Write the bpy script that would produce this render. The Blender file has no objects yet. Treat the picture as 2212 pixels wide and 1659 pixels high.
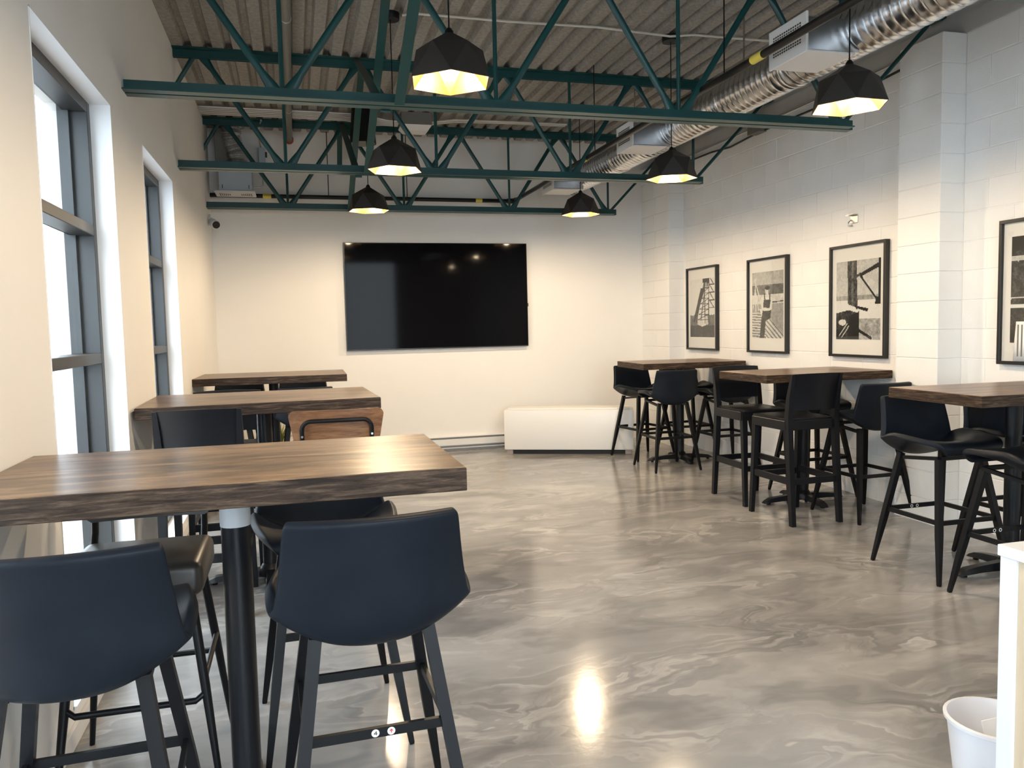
import bpy, bmesh, math, random
from math import pi, sin, cos, radians
from mathutils import Vector, Matrix
random.seed(7)
SC = bpy.context.scene
COL = SC.collection

# ------------------------------------------------------------------ camera
YAW, PITCH, ROLL, FPX = 0.2658335, -0.0732846, -0.0223101, 1711.42
cam_d = bpy.data.cameras.new('camera'); cam = bpy.data.objects.new('camera', cam_d); COL.objects.link(cam)
fw = Vector((sin(YAW)*cos(PITCH), cos(YAW)*cos(PITCH), sin(PITCH)))
rt = Vector((cos(YAW), -sin(YAW), 0)); up = rt.cross(fw)
c, s = cos(ROLL), sin(ROLL)
r2 = c*rt + s*up; u2 = -s*rt + c*up
M = Matrix(((r2.x, u2.x, -fw.x, 0), (r2.y, u2.y, -fw.y, 0), (r2.z, u2.z, -fw.z, 1.49), (0, 0, 0, 1)))
cam.matrix_world = M
cam_d.sensor_fit = 'HORIZONTAL'; cam_d.sensor_width = 36.0; cam_d.lens = 36.0*FPX/2212.0
cam_d.clip_start = 0.05
SC.camera = cam

# ------------------------------------------------------------------ world, exposure
W = bpy.data.worlds.new('daylight'); SC.world = W; W.use_nodes = True
bg = W.node_tree.nodes['Background']
bg.inputs['Color'].default_value = (0.80, 0.91, 1.0, 1); bg.inputs['Strength'].default_value = 8.5
vs = SC.view_settings
vs.view_transform = 'Standard'; vs.look = 'None'; vs.gamma = 1.0; vs.use_curve_mapping = False
vs.exposure = 0.40
SC.cycles.use_denoising = True
SC.cycles.max_bounces = 8; SC.cycles.diffuse_bounces = 5; SC.cycles.glossy_bounces = 4
SC.cycles.transparent_max_bounces = 12
SC.cycles.caustics_reflective = False; SC.cycles.caustics_refractive = False
SC.cycles.sample_clamp_indirect = 6.0
BULB_W = 30.0
BULB_C = (1.0, 0.78, 0.52)

def portal(loc, rot, sx, sy):
    l = bpy.data.lights.new('window_portal', 'AREA'); l.shape = 'RECTANGLE'; l.size = sx; l.size_y = sy
    l.cycles.is_portal = True
    o = bpy.data.objects.new('window_portal', l); COL.objects.link(o); o.location = loc; o.rotation_euler = rot

# ------------------------------------------------------------------ materials
MATS = {}
def mat(name, col, rough=0.5, metal=0.0, spec=0.5, emit=None, es=0.0, coat=0.0):
    m = bpy.data.materials.new(name); m.use_nodes = True
    b = m.node_tree.nodes['Principled BSDF']
    b.inputs['Base Color'].default_value = (*col, 1); b.inputs['Roughness'].default_value = rough
    b.inputs['Metallic'].default_value = metal; b.inputs['Specular IOR Level'].default_value = spec
    b.inputs['Coat Weight'].default_value = coat
    if emit: b.inputs['Emission Color'].default_value = (*emit, 1); b.inputs['Emission Strength'].default_value = es
    MATS[name] = m; return m
class NT:
    def __init__(self, m): self.t = m.node_tree; self.b = self.t.nodes['Principled BSDF']
    def n(self, typ, **kw):
        x = self.t.nodes.new(typ)
        for k, v in kw.items():
            if k in x.inputs: x.inputs[k].default_value = v
            else: setattr(x, k, v)
        return x
    def l(self, a, b): self.t.links.new(a, b)
    def coords(self, scale=(1, 1, 1), kind='Object', rot=(0, 0, 0)):
        t = self.n('ShaderNodeTexCoord'); mp = self.n('ShaderNodeMapping')
        mp.inputs['Scale'].default_value = scale; mp.inputs['Rotation'].default_value = rot
        self.l(t.outputs[kind], mp.inputs['Vector']); return mp.outputs['Vector']
    def ramp(self, fac, stops):
        r = self.n('ShaderNodeValToRGB'); e = r.color_ramp.elements
        while len(e) < len(stops): e.new(0.5)
        for i, (p, col) in enumerate(stops): e[i].position = p; e[i].color = (*col, 1)
        self.l(fac, r.inputs['Fac']); return r.outputs['Color']
    def noise(self, vec, scale, detail=4, rough=0.55, dist=0.0):
        x = self.n('ShaderNodeTexNoise'); self.l(vec, x.inputs['Vector'])
        x.inputs['Scale'].default_value = scale; x.inputs['Detail'].default_value = detail
        x.inputs['Roughness'].default_value = rough; x.inputs['Distortion'].default_value = dist
        return x.outputs['Fac']
    def bump(self, h, strength, dist=0.01):
        b = self.n('ShaderNodeBump'); b.inputs['Strength'].default_value = strength; b.inputs['Distance'].default_value = dist
        self.l(h, b.inputs['Height']); self.l(b.outputs['Normal'], self.b.inputs['Normal'])
    def base(self, col): self.l(col, self.b.inputs['Base Color'])
    def mix(self, a, b, fac, mode='MIX'):
        x = self.n('ShaderNodeMix', data_type='RGBA', blend_type=mode)
        if isinstance(fac, float): x.inputs[0].default_value = fac
        else: self.l(fac, x.inputs[0])
        self.l(a, x.inputs[6]); self.l(b, x.inputs[7]); return x.outputs[2]

def noisy(name, c0, c1, scale, rough=0.5, bump=0.0, bscale=60, metal=0.0, stretch=(1, 1, 1), spec=0.5, dist=0.005):
    m = mat(name, c0, rough, metal, spec); t = NT(m); v = t.coords(stretch)
    t.base(t.ramp(t.noise(v, scale, 5), [(0.3, c0), (0.7, c1)]))
    if bump: t.bump(t.noise(v, bscale, 4), bump, dist)
    return m

noisy('drywall', (0.86, 0.845, 0.815), (0.885, 0.87, 0.84), 1.5, 0.7, 0.08, 220)
noisy('block_paint', (0.83, 0.825, 0.805), (0.87, 0.865, 0.845), 3, 0.55, 0.25, 90)
noisy('ledger_paint', (0.46, 0.45, 0.43), (0.52, 0.51, 0.49), 4, 0.6, 0.1, 40)
noisy('reveal_paint', (0.86, 0.87, 0.88), (0.88, 0.89, 0.90), 2, 0.5)
mat('outer_wall', (0.5, 0.5, 0.5), 0.8)
mat('trim_white', (0.85, 0.84, 0.82), 0.4)
mat('aluminium_dark', (0.022, 0.021, 0.020), 0.4, 0.0)
mat('aluminium_mid', (0.045, 0.051, 0.055), 0.38, 0.1)
m = noisy('teal_steel', (0.003, 0.048, 0.050), (0.004, 0.062, 0.063), 5, 0.38, 0.06, 60)
m = mat('deck', (0.15, 0.14, 0.12), 0.75); t = NT(m); v = t.coords((1, 1, 1))
a = t.ramp(t.noise(v, 30, 6, 0.7), [(0.3, (0.23, 0.222, 0.205)), (0.72, (0.44, 0.425, 0.395))])
b_ = t.ramp(t.noise(t.coords((1, 0.25, 1)), 3, 4), [(0.3, (0.75, 0.75, 0.75)), (0.75, (1, 1, 1))])
t.base(t.mix(a, b_, 1.0, 'MULTIPLY')); t.bump(t.noise(v, 90, 5, 0.7), 0.5, 0.004)
mat('black_metal', (0.006, 0.0065, 0.008), 0.40, 0.0, 0.22)
mat('black_paint', (0.006, 0.007, 0.010), 0.36, 0.0, 0.35)
noisy('leather', (0.007, 0.010, 0.016), (0.010, 0.014, 0.021), 8, 0.42, 0.12, 260, dist=0.001, spec=0.16)
mat('seat_vinyl', (0.030, 0.026, 0.022), 0.36)
mat('plastic_black', (0.005, 0.006, 0.009), 0.42, 0.0, 0.28)
mat('shade_black', (0.018, 0.015, 0.013), 0.55)
mat('shade_gold', (0.095, 0.046, 0.005), 0.5, 0.0)
mat('bulb', (1, 0.9, 0.7), 0.4, emit=(1.0, 0.80, 0.50), es=9.0)
m = noisy('galvanised', (0.50, 0.51, 0.53), (0.64, 0.65, 0.66), 9, 0.24, 0.05, 30, 1.0)
m = mat('foil', (0.62, 0.62, 0.62), 0.22, 1.0); t = NT(m); t.bump(t.noise(t.coords(), 28, 5, 0.7, 1.0), 0.9, 0.02)
mat('box_white', (0.74, 0.74, 0.74), 0.4)
mat('slot_dark', (0.05, 0.05, 0.05), 0.7)
mat('plenum_grey', (0.42, 0.47, 0.52), 0.4, 0.3)
mat('pipe_black', (0.007, 0.0065, 0.0065), 0.36, 0.0, 0.35)
mat('tag_yellow', (0.75, 0.62, 0.10), 0.5)
mat('pipe_grey', (0.17, 0.165, 0.15), 0.5)
mat('conduit', (0.55, 0.55, 0.53), 0.35, 0.7)
mat('conduit_white', (0.62, 0.60, 0.54), 0.5)
mat('orange_seal', (0.45, 0.10, 0.05), 0.7)
mat('screen', (0.003, 0.003, 0.004), 0.06, 0.0, 0.07)
mat('bezel', (0.01, 0.01, 0.011), 0.3)
mat('white_lacquer', (0.86, 0.85, 0.82), 0.3)
mat('heater_white', (0.80, 0.80, 0.79), 0.4)
mat('heater_slot', (0.16, 0.17, 0.18), 0.5)
mat('dark_plinth', (0.012, 0.012, 0.012), 0.6)
mat('foot_pink', (0.40, 0.33, 0.30), 0.6)
mat('frame_black', (0.012, 0.012, 0.012), 0.35)
mat('mat_board', (0.83, 0.80, 0.76), 0.8)
mat('camera_white', (0.80, 0.80, 0.80), 0.35)
mat('lens_black', (0.008, 0.008, 0.01), 0.1)
mat('cabinet_white', (0.84, 0.87, 0.90), 0.35)
m = noisy('birch', (0.60, 0.49, 0.34), (0.70, 0.58, 0.42), 3, 0.5, 0.05, 60, stretch=(1, 6, 0.6))
mat('bin_white', (0.78, 0.80, 0.85), 0.35)
mat('paper', (0.85, 0.86, 0.88), 0.7)
mat('sticker_white', (0.85, 0.85, 0.85), 0.5)
mat('ink_red', (0.65, 0.05, 0.04), 0.5)
mat('sleeve', (0.62, 0.64, 0.66), 0.45)
mat('leaf_green', (0.16, 0.20, 0.03), 0.5)
mat('leaf_cream', (0.60, 0.55, 0.22), 0.5)
mat('pot', (0.04, 0.04, 0.04), 0.5)
mat('soil', (0.05, 0.035, 0.025), 0.9)
mat('asphalt', (0.30, 0.31, 0.33), 0.9)
mat('cladding', (0.80, 0.82, 0.84), 0.6)
mat('cladding_line', (0.35, 0.37, 0.40), 0.6)
m = noisy('leaf_bed', (0.45, 0.22, 0.07), (0.75, 0.68, 0.55), 14, 0.9)
mat('brushed', (0.5, 0.5, 0.5), 0.3, 1.0)
# wood laminate: grain along local X
def wood(name, dark, mid, light, rough, sx=0.5, sy=7.0, sz=7.0, coat=0.0, rot=(0, 0, 0)):
    m = mat(name, mid, rough, spec=0.2 if 'edge' in name else 0.5, coat=coat); t = NT(m)
    v = t.coords((sx, sy, sz), rot=rot)
    n1 = t.noise(v, 2.2, 6, 0.62, 0.8)
    n2 = t.noise(t.coords((sx*4, sy*9, sz*9), rot=rot), 4.0, 5, 0.7, 0.2)
    c1 = t.ramp(n1, [(0.35, dark), (0.5, mid), (0.66, light)])
    c2 = t.ramp(n2, [(0.36, (0.45, 0.42, 0.40)), (0.58, (1, 1, 1))])
    t.base(t.mix(c1, c2, 0.8, 'MULTIPLY')); t.bump(n2, 0.12, 0.002)
    return m
wood('table_wood', (0.060, 0.034, 0.019), (0.17, 0.098, 0.050), (0.36, 0.22, 0.115), 0.30, 1.1, 6.0, 6.0)
wood('edge_wood', (0.020, 0.0125, 0.008), (0.052, 0.032, 0.021), (0.125, 0.085, 0.057), 0.55, 3.0, 3.0, 34.0)
wood('walnut_ply', (0.17, 0.075, 0.032), (0.25, 0.115, 0.05), (0.33, 0.165, 0.075), 0.38, 0.6, 3, 5)
# marbled metallic epoxy floor
m = mat('epoxy_floor', (0.3, 0.29, 0.27), 0.15, 0.0, 0.5); t = NT(m)
v = t.coords((0.85, 1.7, 1), rot=(0, 0, radians(-14)))
wn = t.n('ShaderNodeTexNoise'); t.l(v, wn.inputs['Vector']); wn.inputs['Scale'].default_value = 1.1; wn.inputs['Detail'].default_value = 4
wm = t.n('ShaderNodeVectorMath', operation='MULTIPLY_ADD'); t.l(wn.outputs['Color'], wm.inputs[0]); wm.inputs[1].default_value = (2.4, 1.7, 0); t.l(v, wm.inputs[2])
wv = wm.outputs['Vector']
n1 = t.noise(wv, 1.1, 4, 0.5, 0.9)
c1 = t.ramp(n1, [(0.30, (0.185, 0.183, 0.186)), (0.45, (0.255, 0.250, 0.250)), (0.56, (0.325, 0.318, 0.313)), (0.72, (0.41, 0.40, 0.39))])
n2 = t.noise(wv, 1.0, 5, 0.55, 1.0)
m5 = t.n('ShaderNodeMath', operation='MULTIPLY'); t.l(n2, m5.inputs[0]); m5.inputs[1].default_value = 7.0
fx = t.n('ShaderNodeMath', operation='FRACT'); t.l(m5.outputs[0], fx.inputs[0])
wi = t.ramp(fx.outputs[0], [(0.0, (0.15, 0.15, 0.15)), (0.30, (0.0, 0.0, 0.0)), (0.88, (1, 1, 1)), (1.0, (0.15, 0.15, 0.15))])
mk = t.ramp(t.noise(v, 1.6, 3), [(0.42, (0, 0, 0)), (0.66, (1, 1, 1))])
wk = t.mix(wi, mk, 1.0, 'MULTIPLY')
lt = t.n('ShaderNodeRGB'); lt.outputs[0].default_value = (0.56, 0.545, 0.525, 1)
sc2 = t.n('ShaderNodeMath', operation='MULTIPLY'); t.l(wk, sc2.inputs[0]); sc2.inputs[1].default_value = 0.75
t.base(t.mix(c1, lt.outputs[0], sc2.outputs[0]))
t.bump(t.noise(t.coords(), 38, 3), 0.05, 0.004)
# window glass: clear pane with Fresnel reflection
g = bpy.data.materials.new('window_glass'); g.use_nodes = True; MATS['window_glass'] = g
nt = g.node_tree; nt.nodes.clear()
o_ = nt.nodes.new('ShaderNodeOutputMaterial'); mx = nt.nodes.new('ShaderNodeMixShader'); tr = nt.nodes.new('ShaderNodeBsdfTransparent')
gl = nt.nodes.new('ShaderNodeBsdfGlossy'); gl.inputs['Roughness'].default_value = 0.0; lw = nt.nodes.new('ShaderNodeLayerWeight'); lw.inputs['Blend'].default_value = 0.5; pw = nt.nodes.new('ShaderNodeMath'); pw.operation = 'POWER'; pw.inputs[1].default_value = 5.0; fr = nt.nodes.new('ShaderNodeMath'); fr.operation = 'MULTIPLY_ADD'; fr.inputs[1].default_value = 0.95; fr.inputs[2].default_value = 0.045; nt.links.new(lw.outputs['Facing'], pw.inputs[0]); nt.links.new(pw.outputs[0], fr.inputs[0])
tr.inputs['Color'].default_value = (0.985, 0.992, 0.99, 1)
nt.links.new(fr.outputs[0], mx.inputs[0]); nt.links.new(tr.outputs[0], mx.inputs[1]); nt.links.new(gl.outputs[0], mx.inputs[2]); nt.links.new(mx.outputs[0], o_.inputs[0])
# printed photograph: greys stored per face by the drawing code below
m = mat('photo_print', (0.5, 0.5, 0.5), 0.6); t = NT(m)
ca = t.n('ShaderNodeVertexColor', layer_name='print'); t.base(ca.outputs['Color'])

# ------------------------------------------------------------------ mesh helpers
class MB:
    def __init__(self): self.v = []; self.f = []
    def add(self, vs_, fs): 
        k = len(self.v); self.v += [tuple(x) for x in vs_]; self.f += [tuple(i+k for i in f) for f in fs]; return self
    def box(self, x0, x1, y0, y1, z0, z1, bev=0.0, seg=1):
        if bev <= 0:
            return self.add([(x0,y0,z0),(x1,y0,z0),(x1,y1,z0),(x0,y1,z0),(x0,y0,z1),(x1,y0,z1),(x1,y1,z1),(x0,y1,z1)],
                            [(3,2,1,0),(4,5,6,7),(0,1,5,4),(1,2,6,5),(2,3,7,6),(3,0,4,7)])
        bm = bmesh.new(); bmesh.ops.create_cube(bm, size=1.0)
        for w in bm.verts:
            w.co = Vector(((x0+x1)/2+w.co.x*(x1-x0), (y0+y1)/2+w.co.y*(y1-y0), (z0+z1)/2+w.co.z*(z1-z0)))
        bmesh.ops.bevel(bm, geom=bm.edges[:], offset=bev, segments=seg, affect='EDGES', profile=0.5)
        bm.verts.index_update(); self.add([w.co for w in bm.verts], [[w.index for w in f.verts] for f in bm.faces]); bm.free(); return self
    def loft(self, rings, caps=True):
        n = len(rings[0]); k = len(self.v)
        for r in rings: self.v += [tuple(x) for x in r]
        for i in range(len(rings)-1):
            for j in range(n):
                a = k+i*n+j; b = k+i*n+(j+1) % n; self.f.append((a, b, b+n, a+n))
        if caps: self.f.append(tuple(k+j for j in reversed(range(n)))); self.f.append(tuple(k+(len(rings)-1)*n+j for j in range(n)))
        return self
    def rod(self, p0, p1, r0, r1=None, n=10, sq=False):
        r1 = r0 if r1 is None else r1; p0 = Vector(p0); p1 = Vector(p1); d = (p1-p0).normalized()
        h = Vector((0, 0, 1)) if abs(d.z) < 0.95 else Vector((0, 1, 0))
        a = d.cross(h).normalized(); b = a.cross(d).normalized()
        if sq:
            q = lambda p, r: [p+a*r+b*r, p-a*r+b*r, p-a*r-b*r, p+a*r-b*r]
            return self.loft([q(p0, r0), q(p1, r1)][::-1])
        q = lambda p, r: [p+(a*cos(2*pi*i/n)+b*sin(2*pi*i/n))*r for i in range(n)]
        return self.loft([q(p0, r0), q(p1, r1)][::-1])
    def bar(self, p0, p1, w, h, upv=(0, 0, 1)):
        p0 = Vector(p0); p1 = Vector(p1); d = (p1-p0).normalized(); a = d.cross(Vector(upv)).normalized(); b = a.cross(d).normalized()
        q = lambda p: [p+a*w/2+b*h/2, p-a*w/2+b*h/2, p-a*w/2-b*h/2, p+a*w/2-b*h/2]
        return self.loft([q(p1), q(p0)])
    def tube(self, pts, r, n=10, closed=False):
        pts = [Vector(p) for p in pts]; rings = []; prev = None
        for i, p in enumerate(pts):
            d = ((pts[i+1] if i+1 < len(pts) else p) - (pts[i-1] if i else p)).normalized()
            if prev is None:
                h = Vector((0, 0, 1)) if abs(d.z) < 0.9 else Vector((0, 1, 0)); a = d.cross(h).normalized()
            else: a = (prev - d*prev.dot(d)).normalized()
            prev = a; b = d.cross(a); rr = r[i] if isinstance(r, (list, tuple)) else r
            rings.append([p+(a*cos(2*pi*j/n)+b*sin(2*pi*j/n))*rr for j in range(n)])
        return self.loft(rings)
    def lathe(self, prof, cx=0, cy=0, n=24):
        rings = [[(cx+r*cos(2*pi*j/n), cy+r*sin(2*pi*j/n), z) for j in range(n)] for r, z in prof]
        return self.loft(rings)
    def mesh(self, name, smooth=35):
        me = bpy.data.meshes.new(name); me.from_pydata(self.v, [], self.f); me.update()
        bm = bmesh.new(); bm.from_mesh(me); bmesh.ops.recalc_face_normals(bm, faces=bm.faces); bm.to_mesh(me); bm.free()
        if smooth:
            me.polygons.foreach_set('use_smooth', [True]*len(me.polygons)); me.set_sharp_from_angle(angle=radians(smooth))
        return me
    def build(self, name, material, parent=None, smooth=35, loc=None):
        me = self.mesh(name, smooth); me.materials.append(MATS[material])
        o = bpy.data.objects.new(name, me); COL.objects.link(o)
        if parent: o.parent = parent
        if loc: o.location = loc
        return o
def inst(src, name, parent=None, loc=(0, 0, 0), rz=0.0):
    o = bpy.data.objects.new(name, src); COL.objects.link(o); o.location = loc; o.rotation_euler = (0, 0, rz)
    if parent: o.parent = parent
    return o
def empty(name, loc=(0, 0, 0), rz=0.0):
    o = bpy.data.objects.new(name, None); COL.objects.link(o); o.location = loc; o.rotation_euler = (0, 0, rz); o.empty_display_size = 0.1; return o
def tag(o, label, cat, group=None):
    o['label'] = label; o['category'] = cat
    if group: o['group'] = group
    return o
def struct(o, label=None):
    o['kind'] = 'structure'
    if label: o['label'] = label
    return o
def copy_tree(o, parent=None):
    cpy = o.copy(); COL.objects.link(cpy)
    if parent: cpy.parent = parent
    for ch in o.children: copy_tree(ch, cpy)
    return cpy

XL, XR, YB, YF, ZD = -0.838, 4.54, 9.45, -2.6, 3.735
# ------------------------------------------------------------------ room shell
struct(MB().box(XL-0.35, XR+0.3, YF-0.2, YB+0.2, -0.12, 0.0).build('floor', 'epoxy_floor'), 'glossy grey marbled epoxy floor')
# left wall with tall window openings
WINS = [(3.145, 4.40), (5.26, 6.48), (1.02, 2.28), (-1.10, 0.16)]
SILL, HEAD = 0.12, 2.628
wl = MB(); edges = sorted(WINS); ycur = YF-0.2
for (a, b) in edges:
    wl.box(XL-0.30, XL, ycur, a, -0.1, 3.80); wl.box(XL-0.30, XL, a, b, -0.1, SILL); wl.box(XL-0.30, XL, a, b, HEAD, 3.80); ycur = b
wl.box(XL-0.30, XL, ycur, YB+0.2, -0.1, 3.80)
struct(wl.build('wall_left', 'drywall', smooth=0), 'painted drywall with tall window openings')
struct(MB().box(XL, XR+0.3, YB, YB+0.2, -0.1, 3.80).build('wall_back', 'drywall', smooth=0), 'cream painted drywall behind the television')
# wall behind the photographer, a glazed shopfront
wf = MB(); op = [(-0.5, 1.0), (1.2, 2.7)]; xc = XL-0.3
for a, b in op:
    wf.box(xc, a, YF-0.2, YF, -0.1, 3.8); wf.box(a, b, YF-0.2, YF, 3.35, 3.8); wf.box(a, b, YF-0.2, YF, -0.1, 0.1); xc = b
wf.box(xc, XR+0.3, YF-0.2, YF, -0.1, 3.8)
struct(wf.build('wall_front', 'drywall', smooth=0), 'drywall with shopfront glazing behind the viewer')

def window(name, label, a, b, axis='y'):
    """frame in the left wall between y=a and y=b"""
    w = empty(name, (0, 0, 0)); struct(w, label)
    x0, x1 = XL-0.20, XL-0.093
    zt = [SILL, 1.375, 2.003, HEAD]
    MB().box(x0, x1, a, a+0.055, SILL, HEAD, 0.003).build('jamb', 'aluminium_dark', w)
    MB().box(x0, x1, b-0.055, b, SILL, HEAD, 0.003).build('jamb', 'aluminium_mid', w)
    MB().box(x0-0.02, x0+0.03, b-0.085, b-0.055, SILL, HEAD).build('glazing_bead', 'aluminium_mid', w)
    MB().box(x0, x1, a+0.055, b-0.055, HEAD-0.055, HEAD, 0.003).build('head_rail', 'aluminium_dark', w)
    MB().box(x0, x1, a+0.055, b-0.055, SILL, SILL+0.055, 0.003).build('sill_rail', 'aluminium_dark', w)
    for z in zt[1:3]: MB().box(x0, x1, a+0.055, b-0.055, z-0.026, z+0.026, 0.003).build('transom', 'aluminium_dark', w)
    for z0, z1 in ((zt[0]+0.055, zt[1]-0.026), (zt[1]+0.026, zt[2]-0.026), (zt[2]+0.026, zt[3]-0.055)):
        MB().box(x0+0.005, x0+0.013, a+0.055, b-0.055, z0, z1).build('pane', 'window_glass', w)
    MB().box(XL-0.094, XL+0.002, a-0.0, a+0.004, SILL, HEAD).build('reveal', 'reveal_paint', w)
    MB().box(XL-0.094, XL+0.002, b-0.004, b, SILL, HEAD).build('reveal', 'reveal_paint', w)
    MB().box(XL-0.094, XL+0.002, a, b, HEAD-0.004, HEAD).build('reveal', 'reveal_paint', w)
    MB().box(XL-0.094, XL+0.012, a, b, SILL-0.0, SILL+0.012).build('sill', 'reveal_paint', w)
    portal((XL-0.26, (a+b)/2, (SILL+HEAD)/2), (0, -pi/2, 0), HEAD-SILL, b-a)
    return w
window('window_1', 'tall dark framed window nearest the front of the picture', *WINS[0])
window('window_2', 'tall dark framed window further along the left wall', *WINS[1])
window('window_3', 'tall dark framed window beside the viewer', *WINS[2])
window('window_4', 'tall dark framed window behind the viewer', *WINS[3])
for k, (a, b) in enumerate(op):
    w = empty('window_%d' % (5+k)); struct(w, 'shopfront window behind the viewer')
    for x0, x1, z0, z1 in ((a, a+0.06, 0.1, 3.35), (b-0.06, b, 0.1, 3.35), (a+0.06, b-0.06, 0.1, 0.16), (a+0.06, b-0.06, 3.29, 3.35)):
        MB().box(x0, x1, YF-0.14, YF-0.04, z0, z1).build('frame_bar', 'aluminium_dark', w)
    MB().box(a+0.06, b-0.06, YF-0.10, YF-0.092, 0.16, 3.29).build('pane', 'window_glass', w)
    portal(((a+b)/2, YF-0.16, 1.72), (pi/2, 0, 0), b-a, 3.2)

# baseboards
struct(MB().box(XL, XL+0.014, YF, YB, 0.0, 0.075, 0.003).build('baseboard_left', 'trim_white'))
# right wall in painted concrete block, joints recessed
CH, BL, OFF = 0.2032, 0.4064, 0.176
wr = struct(MB().box(XR+0.005, XR+0.3, YF, YB+0.2, -0.1, 3.80).build('wall_right', 'block_paint', smooth=0), 'white painted concrete block wall')
courses = [(-0.026 if k == 0 else OFF+(k-1)*CH, OFF+k*CH) for k in range(17)]
BLK = {}
def block_mesh(L, H):
    key = (round(L, 4), round(H, 4))
    if key not in BLK:
        me = MB().box(-0.0, 0.05, 0.0014, L-0.0014, 0.003, H-0.003, 0.003).mesh('block', 30); me.materials.append(MATS['block_paint']); BLK[key] = me
    return BLK[key]
def lay(parent, x, y0, y1, only=None, far_cut=None):
    for k, (z0, z1) in enumerate(courses):
        y = y0 - (BL/2 if k % 2 else 0)
        while y < y1-0.01:
            a, b = max(y, y0), min(y+BL, y1)
            if b-a > 0.03: inst(block_mesh(b-a, z1-z0), 'block', parent, (x, a, z0))
            y += BL
lay(wr, XR, 4.97, 8.70); lay(wr, XR, 3.35, 4.57)
near = MB()
for k, (z0, z1) in enumerate(courses):
    y = YF - (BL/2 if k % 2 else 0)
    while y < 3.34:
        a, b = max(y, YF), min(y+BL, 3.35); near.box(XR, XR+0.05, a+0.0014, b-0.0014, z0+0.003, z1-0.003); y += BL
nb = near.build('block_courses', 'block_paint', wr, 0); nb['kind'] = 'stuff'
for nm, lb, ya, yb in (('wall_pilaster', 'shallow block pilaster between the framed prints', 4.57, 4.97), ('wall_pilaster', 'shallow block pilaster in the back corner', 8.70, 9.45)):
    p = struct(MB().box(4.348, XR+0.05, ya+0.006, yb-0.002, -0.05, 3.428).build(nm, 'block_paint', smooth=0), lb)
    for k, (z0, z1) in enumerate(courses):
        cuts = [ya, yb] if yb-ya < 0.5 else ([ya, ya+BL, yb] if k % 2 else [ya, yb-BL, yb])
        for a, b in zip(cuts, cuts[1:]):
            me = MB().box(0, 0.21, 0.0 if a == ya else 0.0014, b-a-0.0014, 0.003, z1-z0-0.003, 0.003).mesh('block', 30) if ('P', round(b-a, 3), round(z1-z0, 3), a == ya) not in BLK else BLK[('P', round(b-a, 3), round(z1-z0, 3), a == ya)]
            if not me.materials: me.materials.append(MATS['block_paint'])
            BLK[('P', round(b-a, 3), round(z1-z0, 3), a == ya)] = me
            inst(me, 'block', p, (4.340, a, z0))
# smooth grey ledger band over the block work
tb = struct(MB().box(XR-0.02, XR+0.28, YF, YB, 3.432, 3.56).build('trim_1', 'ledger_paint', smooth=0), 'grey painted ledger band over the block wall')
tb2 = struct(MB().box(XR+0.0, XR+0.28, YF, YB, 3.566, 3.80).build('trim_2', 'ledger_paint', smooth=0), 'grey painted upper band under the roof deck')

# roof deck: fluted sheets under a slab
ceil = struct(MB().box(XL-0.3, XR+0.3, YF-0.2, YB+0.2, 3.80, 3.95).build('ceiling', 'outer_wall', smooth=0), 'fluted grey roof deck')
P = 0.1524
def sheet_mesh(nr):
    prof = []
    for i in range(nr):
        x = i*P
        prof += [(x, ZD), (x+0.082, ZD), (x+0.098, ZD+0.042), (x+0.1364, ZD+0.042)]
    prof.append((nr*P, ZD)); prof.append((nr*P, ZD+0.003))
    n = len(prof); b = MB()
    for y in (YF, YB-0.0): b.v += [(x, y, z) for x, z in prof]
    b.f = [(i, i+1, n+i+1, n+i) for i in range(n-1)]
    me = b.mesh('deck_sheet', 20); me.materials.append(MATS['deck']); return me
sm = sheet_mesh(6); x = XL
while x < XR+0.2:
    inst(sm, 'deck_sheet', ceil, (x+0.001, 0, 0)); x += 6*P

# ------------------------------------------------------------------ outside the windows
struct(MB().box(-30, XL-0.35, -20, 40, -0.30, -0.15).build('ground_outside', 'asphalt', smooth=0))
struct(MB().box(XL-0.34, 40, -30, YF-0.25, -0.30, -0.15).build('ground_front', 'asphalt', smooth=0))
struct(MB().box(-2.1, XL-0.40, -6, 14, -0.149, -0.06).build('planting_bed_outside', 'leaf_bed', smooth=0))
nb_ = tag(empty('outside_building', (-8.5, 8, -0.15)), 'pale panelled building standing outside the windows', 'building')
MB().box(-1.0, 0, -14, 30, 0, 9.0).build('wall', 'cladding', nb_, 0)
for z in (2.3, 3.1, 4.6, 6.2): MB().box(0, 0.02, -14, 30, z, z+0.05).build('panel_joint', 'cladding_line', nb_, 0)

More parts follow.
